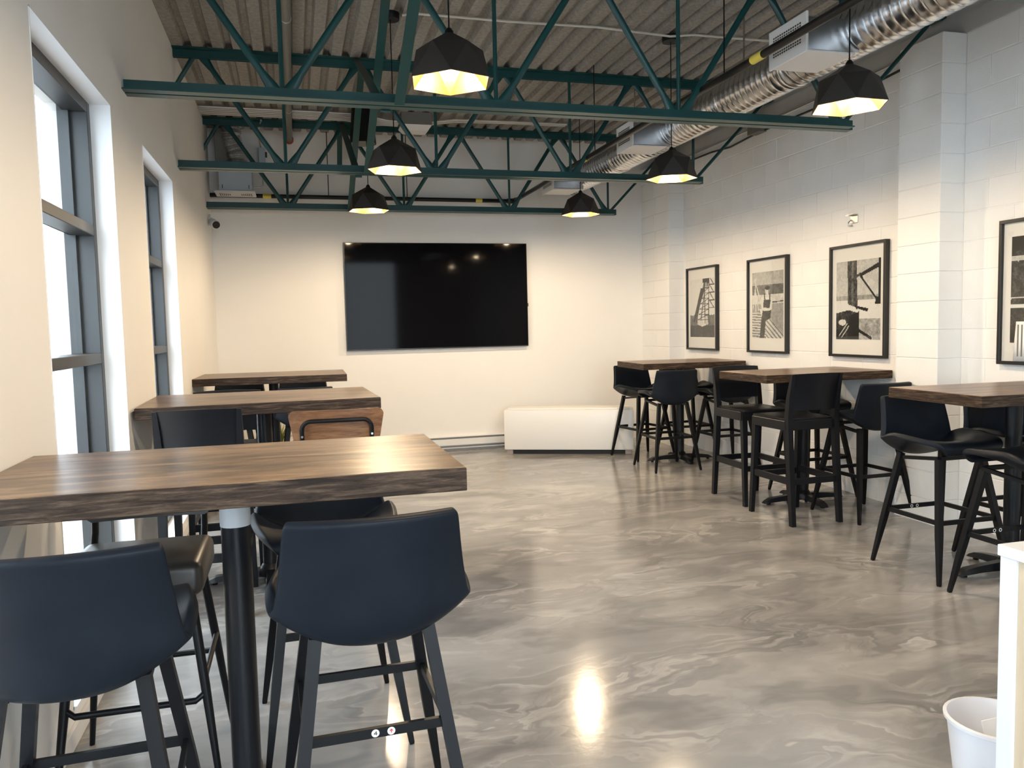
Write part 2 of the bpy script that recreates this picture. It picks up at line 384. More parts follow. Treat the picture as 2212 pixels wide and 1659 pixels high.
# ------------------------------------------------------------------ roof trusses
ND = [-0.012, 1.246, 2.473, 3.704]; TP = [-0.651, 0.617, 1.860, 3.089]
def angle_bar(x0, x1, y0, sgn, z, zs, leg=0.066, th=0.007):
    """L section along X: vertical leg against y0, flange away from it"""
    b = MB(); za, zb = sorted((z, z+zs*leg)); zf0, zf1 = sorted((z, z+zs*th))
    ya, yb_ = sorted((y0, y0+sgn*th)); yc, yd = sorted((y0+sgn*th, y0+sgn*leg))
    prof = [(y0, z), (y0+sgn*leg, z), (y0+sgn*leg, z+zs*th), (y0+sgn*th, z+zs*th), (y0+sgn*th, z+zs*leg), (y0, z+zs*leg)]
    return b.loft([[(x0, y, zz) for y, zz in prof], [(x1, y, zz) for y, zz in prof]])
def web(p0, p1, r, fl=0.035):
    p0 = Vector(p0); p1 = Vector(p1); d = (p1-p0); L = d.length; d.normalize(); a = d.cross(Vector((0, 1, 0))).normalized(); b = Vector((0, 1, 0))
    rings = []
    for tpos, ra, rb in ((0, fl, 0.006), (0.03, fl, 0.006), (0.13, r, r*0.95), (L-0.13, r, r*0.95), (L-0.03, fl, 0.006), (L, fl, 0.006)):
        q = p0+d*tpos; rings.append([q+a*ra*cos(2*pi*j/10)+b*rb*sin(2*pi*j/10) for j in range(10)])
    return MB().loft(rings)
def make_truss(y, label):
    t = tag(empty('roof_truss', (0, y, 0)), label, 'truss', 'teal steel roof trusses')
    for sg in (-1, 1):
        angle_bar(XL-0.05, 3.765 if sg < 0 else 3.815, sg*0.010, sg, 2.800, 1).build('bottom_chord', 'teal_steel', t, 20)
        angle_bar(XL-0.05, 4.60, sg*0.010, sg, 3.733, -1).build('top_chord', 'teal_steel', t, 20)
    zb, zt = 2.845, 3.690
    segs = [(TP[0], ND[0])]
    for i in range(3): segs += [(TP[i+1], ND[i]), (TP[i+1], ND[i+1])]
    for (a, b) in segs:
        sg = 1 if a > b else -1
        web((b+sg*0.035, 0, zb), (a-sg*0.03, 0, zt), 0.0215).build('web_diagonal', 'teal_steel', t, 40)
    web((TP[0]-0.03, 0, zt), (XL-0.03, 0, 3.38), 0.018, 0.02).build('web_diagonal', 'teal_steel', t, 40)
    MB().rod((ND[3]+0.03, 0, zb), (4.53, 0, 3.66), 0.0155, n=8).build('end_web', 'teal_steel', t)
    for xx in ND: MB().rod((xx, 0, 2.82), (xx, 0, 3.70), 0.0135, n=8).build('web_post', 'teal_steel', t)
    MB().add([(4.42, -0.05, 3.65), (4.50, -0.05, 3.57), (4.60, -0.05, 3.63), (4.60, -0.05, 3.72), (4.42, -0.05, 3.72), (4.42, 0.05, 3.65), (4.50, 0.05, 3.57), (4.60, 0.05, 3.63), (4.60, 0.05, 3.72), (4.42, 0.05, 3.72)],
             [(4, 3, 2, 1, 0), (5, 6, 7, 8, 9), (0, 1, 6, 5), (1, 2, 7, 6), (2, 3, 8, 7), (3, 4, 9, 8), (4, 0, 5, 9)]).build('bearing_seat', 'teal_steel', t, 20)
    return t
TY = [2.68, 4.80, 6.90, 9.02]
for y, lb in zip(TY, ('teal steel roof truss overhead behind the top of the picture', 'teal steel roof truss nearest the viewer, its lower chord across the top', 'middle teal steel roof truss of the three in view', 'farthest teal steel roof truss, just before the back wall')):
    make_truss(y, lb)
nm_ = ('nearest', 'middle', 'farthest')
XB = 0.612
def brace(p0, p1, label):
    d = Vector(p1)-Vector(p0); o = MB().bar((0, 0, 0), d, 0.012, 0.058, (1, 0, 0)).build('cross_brace', 'teal_steel', None, 20, p0)
    return tag(o, label, 'brace', 'cross braces between the trusses')
for i in range(3):
    a, b = TY[i], TY[i+1]
    where = ('the viewer and the nearest truss', 'the nearest and middle trusses', 'the middle and farthest trusses')[i]
    brace((XB+0.03, a+0.085, 3.72), (XB+0.03, b-0.085, 2.79), 'flat teal brace sloping down and away between '+where)
    brace((XB-0.03, a+0.085, 2.79), (XB-0.03, b-0.085, 3.72), 'flat teal brace sloping up and away between '+where)
tag(MB().bar((0, 0, 0), (0, 0.30, -0.42), 0.012, 0.055, (1, 0, 0)).build('cross_brace', 'teal_steel', None, 20, (XB-0.04, 9.11, 3.70)), 'short teal strap hanging from the farthest truss', 'brace', 'cross braces between the trusses')

# ------------------------------------------------------------------ pendant lamps
def shade_rings(off):
    H6 = lambda r, z, a: [(r*cos(a+i*pi/3), r*sin(a+i*pi/3), z) for i in range(6)]
    return H6(0.205-off, 0.0, 0), H6(0.156-off, 0.150-off*0.5, pi/6), H6(0.022, 0.226-off, pi/6)
def shade_mesh(off, lid):
    lo, mid_, top = shade_rings(off); b = MB(); b.v = lo+mid_+top
    for i in range(6):
        j = (i+1) % 6
        b.f += [(i, j, 6+i), (j, 6+j, 6+i), (6+i, 6+j, 12+j, 12+i)]
    b.f.append(tuple(range(12, 18)))
    return b
def make_lamp():
    t = empty('pendant_lamp')
    out = shade_mesh(0.0, True); inn = shade_mesh(0.006, True)
    sh = out.build('shade', 'shade_black', t, 0)
    inn.build('gold_lining', 'shade_gold', sh, 0)
    rim = MB(); lo = shade_rings(0)[0]; li = shade_rings(0.006)[0]; rim.v = lo+li; rim.f = [(i, (i+1) % 6, 6+(i+1) % 6, 6+i) for i in range(6)]
    rim.build('rim', 'shade_gold', sh, 0)
    MB().lathe([(0.020, 0.216), (0.020, 0.182), (0.016, 0.172)], n=12).build('socket', 'black_metal', t)
    MB().lathe([(0.013, 0.172), (0.028, 0.155), (0.034, 0.130), (0.028, 0.105), (0.014, 0.092), (0.001, 0.089)], n=14).build('bulb', 'bulb', t)
    MB().lathe([(0.010, 0.250), (0.020, 0.236), (0.022, 0.224)], n=12).build('cap', 'black_metal', t)
    MB().rod((0, 0, 0.24), (0, 0, ZD-2.63), 0.004, n=6).build('cord', 'black_metal', t)
    MB().lathe([(0.065, ZD-2.63-0.045), (0.068, ZD-2.63-0.04), (0.068, ZD-2.63), (0.03, ZD-2.63)], n=20).build('canopy', 'black_metal', t)
    return t
lamp0 = make_lamp()
LAMPS = [(0.752, 3.74, 80, 'left row, largest and nearest'), (0.75, 5.85, 70, 'left row, before the middle truss'), (0.742, 7.86, 97, 'left row, farthest away'),
         (2.95, 3.75, 62, 'right row, nearest the viewer'), (2.95, 5.85, 98, 'right row, middle one'), (2.93, 7.88, 100, 'right row, farthest away'),
         (0.75, 1.65, 75, 'left row, overhead beyond the picture')]
for i, (x, y, rz, lb) in enumerate(LAMPS):
    o = lamp0 if i == 0 else copy_tree(lamp0)
    o.location = (x, y, 2.63); o.rotation_euler = (0, 0, radians(rz))
    tag(o, 'black faceted pendant lamp with gold inside, '+lb, 'lamp', 'faceted black and gold pendant lamps')
    l = bpy.data.lights.new('bulb_light', 'POINT'); l.energy = BULB_W; l.color = BULB_C; l.shadow_soft_size = 0.045
    lo = bpy.data.objects.new('bulb_light', l); COL.objects.link(lo); lo.parent = o; lo.location = (0, 0, 0.042)

# ------------------------------------------------------------------ duct, pipes, ceiling services
DX, DZ, DR = 3.20, 3.146, 0.148
du = tag(empty('spiral_duct', (DX, 0, DZ)), 'silver spiral duct running along the ceiling on the right', 'duct')
rings = []; yy = -1.0
b = MB(); n = 24; y1 = 8.78
ys = []
while yy < y1: ys += [(yy, DR), (yy+0.034, DR), (yy+0.040, DR+0.0035), (yy+0.048, DR+0.0035), (yy+0.054, DR)]; yy += 0.066
b.loft([[(r*cos(2*pi*j/n), y+0.066*j/n, r*sin(2*pi*j/n)) for j in range(n)] for y, r in ys])
b.build('duct_pipe', 'galvanised', du, 50)
for y in (2.55, 4.55, 5.35, 7.4):
    MB().loft([[(r*cos(2*pi*j/n), yy_, r*sin(2*pi*j/n)) for j in range(n)] for yy_, r in ((y, DR+0.002), (y+0.01, DR+0.009), (y+0.05, DR+0.009), (y+0.06, DR+0.002))]).build('duct_collar', 'galvanised', du, 40)
# rounded far end
MB().loft([[(DR*cos(a)*cos(2*pi*j/n), y1+0.05+DR*0.5*sin(a), DR*cos(a)*sin(2*pi*j/n)) for j in range(n)] for a in (0, 0.4, 0.8, 1.2, 1.5)]).build('end_cap', 'galvanised', du, 60)
for (ya, yb) in ((3.905, 4.245), (6.245, 6.56), (8.36, 8.72)):
    bx = MB().box(2.80-DX, -0.05, ya+0.012, yb-0.012, 2.985-DZ, 3.165-DZ, 0.003).build('outlet_box', 'galvanised', du, 20)
    MB().box(2.785-DX, 2.80-DX, ya-0.01, yb+0.01, 2.965-DZ, 3.185-DZ, 0.003).build('grille_face', 'box_white', bx, 20)
    MB().box(2.80-DX, -0.09, ya, yb, 2.972-DZ, 2.983-DZ, 0.002).build('base_plate', 'box_white', bx, 20)
    sl = MB()
    for zz in (3.025, 3.040, 3.115, 3.130):
        for k in range(13):
            yq = ya+0.04+k*(yb-ya-0.09)/12; sl.box(2.7835-DX, 2.7852-DX, yq, yq+0.013, zz-DZ, zz+0.009-DZ)
    g_ = sl.build('grille_slots', 'slot_dark', bx, 0); g_['kind'] = 'stuff'
for y in (1.5, 3.0, 5.2, 7.1, 8.2):
    MB().bar((0, y, DR), (0, y, ZD-DZ+0.02), 0.02, 0.003, (1, 0, 0)).build('hanger_strap', 'galvanised', du, 20)

PX, PZ, PR, PY = 2.64, 3.002, 0.023, 9.415
sp = tag(empty('sprinkler_pipe', (PX, PY, PZ)), 'black sprinkler pipe turning along the back wall, with yellow bands', 'pipe')
MB().rod((0, -11, 0), (0, -0.06, 0), PR, n=14).build('pipe_run', 'pipe_black', sp)
MB().rod((-0.06, 0, 0), (XL-PX, 0, 0), PR, n=14).build('pipe_run', 'pipe_black', sp)
MB().tube([(0, -0.085, 0), (0, -0.05, 0), (-0.012, -0.022, 0), (-0.03, -0.006, 0), (-0.085, 0, 0)], 0.031, 14).build('elbow', 'pipe_black', sp, 60)
for p0, p1 in (((0, -5.33, 0), (0, -5.22, 0)), ((0, -2.51, 0), (0, -2.41, 0)), ((-2.92, 0, 0), (-2.83, 0, 0)), ((-0.48, 0, 0), (-0.40, 0, 0))):
    MB().rod(p0, p1, PR+0.0025, n=14).build('yellow_band', 'tag_yellow', sp)
for y in (-7.2, -4.9, -2.7): MB().rod((0, y, PR), (0, y, ZD-PZ+0.03), 0.005, n=6).build('hanger_rod', 'pipe_black', sp)
for x in (-1.3, -2.2): MB().rod((x, 0, PR), (x, 0, ZD-PZ+0.03), 0.005, n=6).build('hanger_rod', 'pipe_black', sp)

gp = tag(empty('drain_pipe', (0.03, 9.4, 3.635)), 'grey pipe running under the deck into the back wall', 'pipe')
MB().rod((0, -11, 0), (0, 0.04, 0), 0.034, n=14).build('pipe_run', 'pipe_grey', gp)
MB().rod((0, 0.0, 0), (0, 0.045, 0), 0.048, n=12).build('fire_seal', 'orange_seal', gp)
for y in (-6.0, -3.6, -1.25):
    MB().loft([[(r*cos(2*pi*j/18), yy_, r*sin(2*pi*j/18)) for j in range(18)] for yy_, r in ((y, 0.0345), (y, 0.038), (y+0.018, 0.038), (y+0.018, 0.0345))], False).build('pipe_clamp', 'conduit', gp)
    MB().rod((0, y+0.009, 0.036), (0, y+0.009, 0.13), 0.004, n=6).build('hanger_rod', 'conduit', gp)

def conduit(pts, r, label, m='conduit', group='conduits fixed under the roof deck'):
    p0 = Vector(pts[0]); o = MB().tube([Vector(p)-p0 for p in pts], r, 8).build('conduit', m, None, 60, p0); return tag(o, label, 'conduit', group)
conduit([(0.83, 5.80, 3.71), (0.9, 5.78, 3.722), (1.6, 5.76, 3.712), (2.3, 5.75, 3.720), (2.9, 5.76, 3.70), (3.1, 5.75, 3.722), (3.75, 5.73, 3.715)], 0.009, 'thin pale conduit crossing the deck past both middle lamp canopies', 'conduit_white')
wd = ('first', 'second', 'third', 'fourth', 'fifth')
for k in range(5):
    y = 8.50+k*0.066
    pts = [(XL+0.01, y, 3.715), (0.2, y, 3.715), (0.62, y, 3.713), (0.85, y, 3.695-0.006*k), (1.02, y*0.7+8.54*0.3, 3.665), (1.158, y*0.7+8.54*0.3, 3.66)]
    conduit(pts, 0.012, 'slim metal conduit, %s of five from the viewer, before the farthest truss' % wd[k], 'conduit')
for k in range(2):
    conduit([(1.482, 8.50+0.08*k, 3.66), (1.75, 8.50+0.08*k, 3.70), (2.3, 8.52+0.06*k, 3.712), (3.02, 8.52+0.06*k, 3.712)], 0.011, ('nearer', 'farther')[k]+' of two pale cables leaving the grey box towards the duct', 'conduit_white')
conduit([(4.50, 5.02, 3.42), (4.50, 5.6, 3.41), (4.50, 7.0, 3.40), (4.50, 8.6, 3.40)], 0.010, 'upper pale conduit along the top of the block wall', 'conduit')
conduit([(4.50, 5.02, 3.36), (4.515, 5.4, 3.345), (4.515, 7.1, 3.345), (4.515, 7.6, 3.32), (4.515, 8.0, 3.35), (4.515, 8.65, 3.36)], 0.010, 'lower dark conduit sagging along the top of the block wall', 'pipe_black')
jb = tag(empty('junction_box', (4.50, 7.05, 3.40)), 'small grey junction box at the top of the block wall', 'electrical box')
MB().box(-0.06, 0.035, -0.09, 0.09, -0.07, 0.07, 0.004).build('body', 'pipe_grey', jb, 20); MB().box(-0.066, -0.06, -0.095, 0.095, -0.075, 0.075, 0.002).build('cover', 'pipe_grey', jb, 20); MB().rod((-0.068, 0, 0), (-0.066, 0, 0), 0.007, n=8).build('screw', 'brushed', jb)

sd = tag(empty('supply_diffuser', (-0.55, 9.20, 2.955)), 'grey supply plenum with crinkled foil duct and slotted white plate', 'diffuser')
MB().box(-0.165, 0.175, -0.10, 0.16, 0.04, 0.345, 0.004).build('plenum', 'plenum_grey', sd, 20)
MB().box(-0.21, 0.205, -0.19, 0.14, 0.018, 0.034, 0.004).build('face_plate', 'box_white', sd, 20)
sl = MB()
for k in range(6):
    for sx in (-1, 1): sl.box(sx*(0.06+0.02*k)-0.004, sx*(0.06+0.02*k)+0.004, -0.06-0.008*k, 0.04+0.008*k, 0.0165, 0.0185)
g_ = sl.build('plate_slots', 'slot_dark', sd, 0); g_['kind'] = 'stuff'
for x in (-0.13, 0.14): MB().box(x-0.004, x+0.004, -0.102, -0.099, 0.07, 0.11).build('plenum_slot', 'slot_dark', sd, 0)
pts = []; rr = []
for k in range(60):
    u = k/59; pts.append((0.02-0.05*u+0.01*sin(u*7), 0.05+0.01*sin(u*5), 0.34+0.43*u)); rr.append(0.098+0.012*sin(k*1.9)+0.006*random.uniform(-1, 1))
MB().tube(pts, rr, 18).build('foil_duct', 'foil', sd, 80)
MB().box(-0.20, -0.06, 0.03, 0.2, 0.345, 0.74, 0.004).build('side_duct', 'pipe_grey', sd, 20)

db = tag(empty('disconnect_switch', (-0.27, 9.40, 3.42)), 'small grey switch box on conduit near the foil duct', 'electrical box')
MB().box(-0.035, 0.035, -0.06, 0.05, -0.10, 0.10, 0.004).build('body', 'plenum_grey', db, 20); MB().box(0.035, 0.055, -0.03, -0.01, 0.0, 0.06, 0.003).build('lever', 'slot_dark', db, 20)
MB().box(-0.038, 0.038, -0.064, 0.05, -0.115, -0.10).build('base', 'box_white', db, 20)
MB().tube([(0, 0, 0.10), (-0.02, -0.05, 0.2), (-0.02, -0.2, 0.27), (0.02, -0.5, 0.285)], 0.010, 8).build('conduit_whip', 'conduit', db, 60)
MB().tube([(0.0, 0, -0.115), (0.0, 0, -0.30), (-0.03, 0, -0.33), (-0.12, 0, -0.33)], 0.006, 8).build('lead', 'conduit', db, 60)

cs = tag(empty('ceiling_speaker', (0.755, 8.36, 3.38)), 'black tapered cylinder fixed under the deck beside the farthest lamp', 'speaker')
MB().lathe([(0.125, 0.004), (0.134, 0.0), (0.134, 0.012), (0.105, 0.36), (0.02, 0.362)], n=28).build('housing', 'black_metal', cs, 40)
MB().lathe([(0.122, -0.002), (0.122, 0.006), (0.05, 0.03)], n=28).build('grille', 'pipe_grey', cs, 40)
ap = tag(empty('air_terminal', (1.32, 8.54, 3.56)), 'grey box with pale sloping underside fixed below the deck', 'vent')
MB().box(-0.16, 0.16, -0.14, 0.14, 0.05, 0.178, 0.004).build('body', 'pipe_grey', ap, 20)
MB().loft([[(-0.16, -0.14, 0.05), (0.16, -0.14, 0.05), (0.16, 0.14, 0.05), (-0.16, 0.14, 0.05)], [(-0.12, -0.10, 0.0), (0.12, -0.10, 0.0), (0.12, 0.10, 0.0), (-0.12, 0.10, 0.0)]]).build('skirt', 'box_white', ap, 20)

sc_ = tag(empty('security_camera', (XL, 9.16, 2.66)), 'small white security camera on the left wall by the back corner', 'camera')
MB().rod((0, 0, 0.05), (0.018, 0, 0.05), 0.045, n=18).build('base', 'camera_white', sc_)
MB().tube([(0.015, 0, 0.05), (0.03, -0.02, 0.03), (0.045, -0.04, 0.005)], 0.02, 10).build('arm', 'camera_white', sc_, 60)
MB().rod((0.03, -0.02, 0.008), (0.085, -0.16, -0.035), 0.044, 0.046, n=20).build('body', 'camera_white', sc_)
MB().rod((0.085, -0.16, -0.035), (0.0865, -0.164, -0.0365), 0.039, n=20).build('lens', 'lens_black', sc_)

# ------------------------------------------------------------------ television, heater, bench
tv = tag(empty('television', (1.68, YB, 1.865)), 'large black flat television mounted on the back wall', 'television')
MB().box(-1.10, 1.10, -0.062, -0.025, -0.625, 0.625, 0.004).build('bezel', 'bezel', tv, 20)
MB().box(-1.092, 1.092, -0.0635, -0.0615, -0.612, 0.618).build('screen', 'screen', tv, 20)
MB().box(-0.4, 0.4, -0.03, -0.002, -0.3, 0.3, 0.004).build('wall_bracket', 'black_metal', tv, 20)
MB().box(1.10, 1.112, -0.05, -0.03, -0.14, -0.10, 0.002).build('side_button', 'bezel', tv, 20)

bh = tag(empty('baseboard_heater', (1.0, YB, 0.0)), 'white electric baseboard heater along the back wall', 'heater')
MB().box(-1.2, 1.75, -0.055, 0, 0.02, 0.165, 0.004).build('body', 'heater_white', bh, 20)
MB().box(-1.19, 1.74, -0.058, -0.054, 0.138, 0.158).build('top_slot', 'heater_slot', bh, 20)
MB().box(-1.19, 1.74, -0.058, -0.054, 0.035, 0.055).build('bottom_slot', 'heater_slot', bh, 20)
MB().box(-1.19, 1.74, -0.062, -0.056, 0.060, 0.134, 0.002).build('front_panel', 'heater_white', bh, 20)

P0, P1 = Vector((2.30, 8.84, 0)), Vector((3.66, 8.24, 0)); d = P1-P0
bn = tag(empty('storage_bench', tuple((P0+P1)/2), math.atan2(d.y, d.x)), 'long white lacquered bench on a dark plinth before the back wall', 'bench')
L2_ = d.length/2
MB().box(-L2_, L2_, 0, 0.36, 0.055, 0.515, 0.008, 2).build('body', 'white_lacquer', bn)
MB().box(-L2_+0.045, L2_-0.045, 0.02, 0.345, 0.515, 0.535, 0.006, 2).build('lid', 'white_lacquer', bn)
MB().box(-L2_+0.10, L2_-0.10, 0.05, 0.32, 0.0, 0.055).build('plinth', 'dark_plinth', bn, 20)
for sx in (-1, 1): MB().box(sx*(L2_-0.06)-0.035, sx*(L2_-0.06)+0.035, 0.03, 0.33, 0.0, 0.055, 0.003).build('foot', 'foot_pink', bn, 20)

# ------------------------------------------------------------------ framed prints
def raster(nx, ny, fn):
    return [[fn((i+0.5)/nx, (j+0.5)/ny) for i in range(nx)] for j in range(ny)]
_tab = [random.random() for _ in range(4096)]
def vn(x, y):
    xi, yi = math.floor(x), math.floor(y); fx, fy = x-xi, y-yi; fx = fx*fx*(3-2*fx); fy = fy*fy*(3-2*fy)
    h = lambda a, b_: _tab[(a*73+b_*179+a*b_*7) % 4096]
    return (h(xi, yi)*(1-fx)+h(xi+1, yi)*fx)*(1-fy)+(h(xi, yi+1)*(1-fx)+h(xi+1, yi+1)*fx)*fy
def fbm(x, y): return 0.5*vn(x, y)+0.3*vn(x*2.1, y*2.1)+0.2*vn(x*4.3, y*4.3)
def seg(u, v, a, b_, w):
    ax, ay = a; bx, by = b_; dx, dy = bx-ax, by-ay; L = dx*dx+dy*dy
    t_ = max(0, min(1, ((u-ax)*dx+(v-ay)*dy)/L)); return math.hypot(u-ax-t_*dx, (v-ay-t_*dy)) < w
def inpoly(u, v, pts):
    r = False; j = len(pts)-1
    for i in range(len(pts)):
        (xi, yi), (xj, yj) = pts[i], pts[j]
        if (yi > v) != (yj > v) and u < (xj-xi)*(v-yi)/(yj-yi)+xi: r = not r
        j = i
    return r
# u to the viewer's right, v up
def art_headframe(u, v):
    g = 0.62+0.10*(1-v)+0.03*fbm(u*6, v*6)
    if v < 0.36+0.05*fbm(u*9, 3): g = 0.16+0.15*fbm(u*14, v*14)
    if v < 0.20: g = 0.07+0.10*fbm(u*20, v*20)
    if inpoly(u, v, [(0.30, 0.22), (0.33, 0.38), (0.50, 0.40), (0.72, 0.36), (0.75, 0.22), (0.5, 0.18)]): g = 0.42+0.4*fbm(u*16, v*12)
    if inpoly(u, v, [(0.13, 0.27), (0.45, 0.84), (0.63, 0.84), (0.19, 0.25)]): g = 0.07
    for a, b_ in (((0.25, 0.25), (0.60, 0.95)), ((0.60, 0.95), (0.62, 0.25)), ((0.78, 1.0), (0.76, 0.2)), ((0.45, 0.30), (0.62, 0.80))):
        if seg(u, v, a, b_, 0.016): g = 0.06
    for k in range(7):
        y = 0.30+0.09*k; xl = 0.32+0.04*k
        if seg(u, v, (xl, y), (0.77, y), 0.007) or seg(u, v, (xl, y), (0.77, y+0.09), 0.006): g = 0.10
    for k in range(4):
        y = 0.50+0.13*k
        if seg(u, v, (0.78, y), (1.0, y), 0.009) or seg(u, v, (0.80, y+0.13), (0.97, y), 0.010): g = 0.07
    if 0.52 < u < 0.80 and 0.93 < v: g = 0.06
    if 0.58 < u < 0.74 and 0.86 < v < 0.93: g = 0.10+0.4*(abs(u-0.66) < 0.03)
    return g
def art_worker(u, v):
    g = 0.30+0.30*v*v+0.06*fbm(u*5, v*5)
    if v > 0.80: g = 0.40+0.12*fbm(u*4, v*8)
    elif v > 0.66: g = 0.20+0.10*fbm(u*7, v*7)
    elif v > 0.52: g = 0.48+0.22*fbm(u*9, v*14)
    elif u > 0.55: g = 0.38+0.08*fbm(u*4, v*10)
    if seg(u, v, (0.50, 0.53), (1, 0.55), 0.008): g = 0.2
    for a, b_, w in (((0.10, 0.90), (0.12, 0.30), 0.012), ((0.14, 0.80), (0.34, 0.45), 0.012), ((0.10, 0.75), (0.03, 0.45), 0.010), ((0.12, 0.70), (0.22, 0.42), 0.010)):
        if seg(u, v, a, b_, w): g = 0.62
    if v < 0.40 and u < 0.45: g = 0.36+0.30*(math.sin(v*150+u*6) > 0.1)+0.1*fbm(u*8, v*20)-0.1
    if inpoly(u, v, [(0.42, 0.30), (0.52, 0.32), (1.0, 0.06), (1.0, 0.0), (0.46, 0.0)]): g = 0.60-0.30*(math.sin((u*0.7+v*1.2)*70) > 0.35)
    if inpoly(u, v, [(0.24, 0.44), (0.34, 0.30), (0.36, 0.44)]): g = 0.70
    if inpoly(u, v, [(0.30, 0.62), (0.66, 0.62), (0.64, 0.43), (0.34, 0.43)]): g = 0.72
    if inpoly(u, v, [(0.38, 0.58), (0.60, 0.58), (0.62, 0.40), (0.36, 0.40)]): g = 0.12
    if seg(u, v, (0.41, 0.66), (0.42, 0.56), 0.018) or seg(u, v, (0.58, 0.66), (0.57, 0.56), 0.018): g = 0.12
    if inpoly(u, v, [(0.35, 0.42), (0.62, 0.42), (0.60, 0.30), (0.45, 0.26), (0.40, 0.0), (0.25, 0.0), (0.30, 0.26)]): g = 0.11+0.04*fbm(u*20, v*20)
    if seg(u, v, (0.33, 0.58), (0.34, 0.45), 0.03) or seg(u, v, (0.34, 0.44), (0.56, 0.43), 0.022) or seg(u, v, (0.64, 0.58), (0.60, 0.45), 0.028): g = 0.66
    if ((u-0.50)/0.075)**2+((v-0.71)/0.055)**2 < 1: g = 0.62-0.25*(u > 0.52)
    if ((u-0.50)/0.085)**2+((v-0.755)/0.03)**2 < 1: g = 0.10
    return g
def art_girder(u, v):
    g = 0.58-0.10*v+0.04*fbm(u*4, v*4)
    if v < 0.56: g = 0.28+0.25*fbm(u*30, v*9)
    if v < 0.50: g = 0.55+0.25*fbm(u*18, v*22)
    if v < 0.40 and u > 0.5: g = 0.62+0.1*fbm(u*9, v*9)
    if v < 0.26 and u > 0.45: g = 0.25+0.35*fbm(u*16, v*22)
    if inpoly(u, v, [(0.26, 1), (0.47, 1), (0.50, 0.40), (0.28, 0.45)]): g = 0.09+0.14*fbm(u*26, v*26)+(0.10 if abs(u-0.38) < 0.02 else 0)
    if seg(u, v, (0.33, 0.74), (0.56, 0.83), 0.018): g = 0.16
    if inpoly(u, v, [(0.55, 0.83), (1.0, 0.96), (1.0, 0.90), (0.57, 0.79)]): g = 0.05
    if 0.955 < u and v > 0.45: g = 0.06
    if seg(u, v, (0.56, 0.80), (0.93, 0.50), 0.018): g = 0.06
    if seg(u, v, (0.62, 0.77), (0.90, 0.54), 0.004): g = 0.6
    if inpoly(u, v, [(0.90, 0.52), (1.0, 0.55), (1.0, 0.44), (0.88, 0.44)]): g = 0.06
    if inpoly(u, v, [(0.45, 0.43), (0.74, 0.39), (0.72, 0.35), (0.45, 0.40)]): g = 0.10
    if inpoly(u, v, [(0, 0.34), (0.50, 0.40), (0.50, 0.0), (0, 0.0)]): g = 0.09+0.10*fbm(u*12, v*12)
    if inpoly(u, v, [(0.30, 0.30), (0.53, 0.36), (0.53, 0.0), (0.30, 0.0)]): g = 0.05+0.03*fbm(u*20, v*20)
    if seg(u, v, (0.27, 0.40), (0.5, 0.36), 0.02): g = 0.75
    if seg(u, v, (0.08, 0.05), (0.26, 0.20), 0.008) or seg(u, v, (0.14, 0.03), (0.30, 0.17), 0.008): g = 0.55
    if ((u-0.15)/0.09)**2+((v-0.22)/0.04)**2 < 1: g = 0.6
    if seg(u, v, (0.52, 0.12), (0.80, 0.02), 0.02): g = 0.06
    return g
def art_forest(u, v):
    if 0.335 < v < 0.365: return 0.75
    if v <= 0.335: 
        g = 0.08+0.07*fbm(u*14, v*20)
        if ((u-0.30)/0.10)**2+((v-0.25)/0.05)**2 < 1: g = 0.6
        return g
    g = 0.05+0.16*fbm(u*16, v*22)
    if abs(v-0.78-0.03*fbm(u*6, 2)) < 0.012+0.02*fbm(u*8, 5): g = 0.5
    if v > 0.86: g = 0.05+0.05*fbm(u*4, v*4)
    if seg(u, v, (0, 0.42), (1, 0.47), 0.006): g = 0.55
    return g
def picture(y0, y1, z0, z1, art, label, mt, mb, ms, sheet=False):
    """frame on the right wall: y0 far edge, y1 near edge"""
    t = tag(empty('framed_print', (XR, (y0+y1)/2, (z0+z1)/2)), label, 'picture', 'black framed monochrome prints')
    w, h, fwid = y0-y1, z1-z0, 0.022; W2, H2 = w/2, h/2
    for a, b_, c_, d_ in ((-W2, W2, H2-fwid, H2), (-W2, W2, -H2, -H2+fwid), (-W2, -W2+fwid, -H2+fwid, H2-fwid), (W2-fwid, W2, -H2+fwid, H2-fwid)):
        MB().box(-0.045, -0.001, a, b_, c_, d_, 0.0015).build('frame_rail', 'frame_black', t, 20)
    MB().box(-0.022, -0.004, -W2+fwid, W2-fwid, -H2+fwid, H2-fwid).build('mat_board', 'mat_board', t, 0)
    pw0, pw1, pz0, pz1 = W2-fwid-ms, -W2+fwid+ms, -H2+fwid+mb, H2-fwid-mt
    nx = 84; ny = int(nx*(pz1-pz0)/(pw0-pw1)); me = bpy.data.meshes.new('print')
    vs_ = [(-0.0228, pw0+(pw1-pw0)*i/nx, pz0+(pz1-pz0)*j/ny) for j in range(ny+1) for i in range(nx+1)]
    fs = [(j*(nx+1)+i, j*(nx+1)+i+1, (j+1)*(nx+1)+i+1, (j+1)*(nx+1)+i) for j in range(ny) for i in range(nx)]
    me.from_pydata(vs_, [], fs); ca_ = me.color_attributes.new('print', 'FLOAT_COLOR', 'CORNER')
    R_ = raster(nx, ny, art); colr = []
    for j in range(ny):
        for i in range(nx):
            g = max(0.012, min(0.8, (R_[j][i]-0.09)*1.45+0.10*(random.random()-0.5)+0.22*(fbm(i*0.31, j*0.31)-0.5)))**1.35; colr += [g*1.02, g, g*0.95, 1.0]*4
    ca_.data.foreach_set('color', colr); me.materials.append(MATS['photo_print'])
    inst(me, 'print', t)
    MB().box(-0.034, -0.032, -W2+fwid, W2-fwid, -H2+fwid, H2-fwid).build('glazing', 'window_glass', t, 0)
    return t
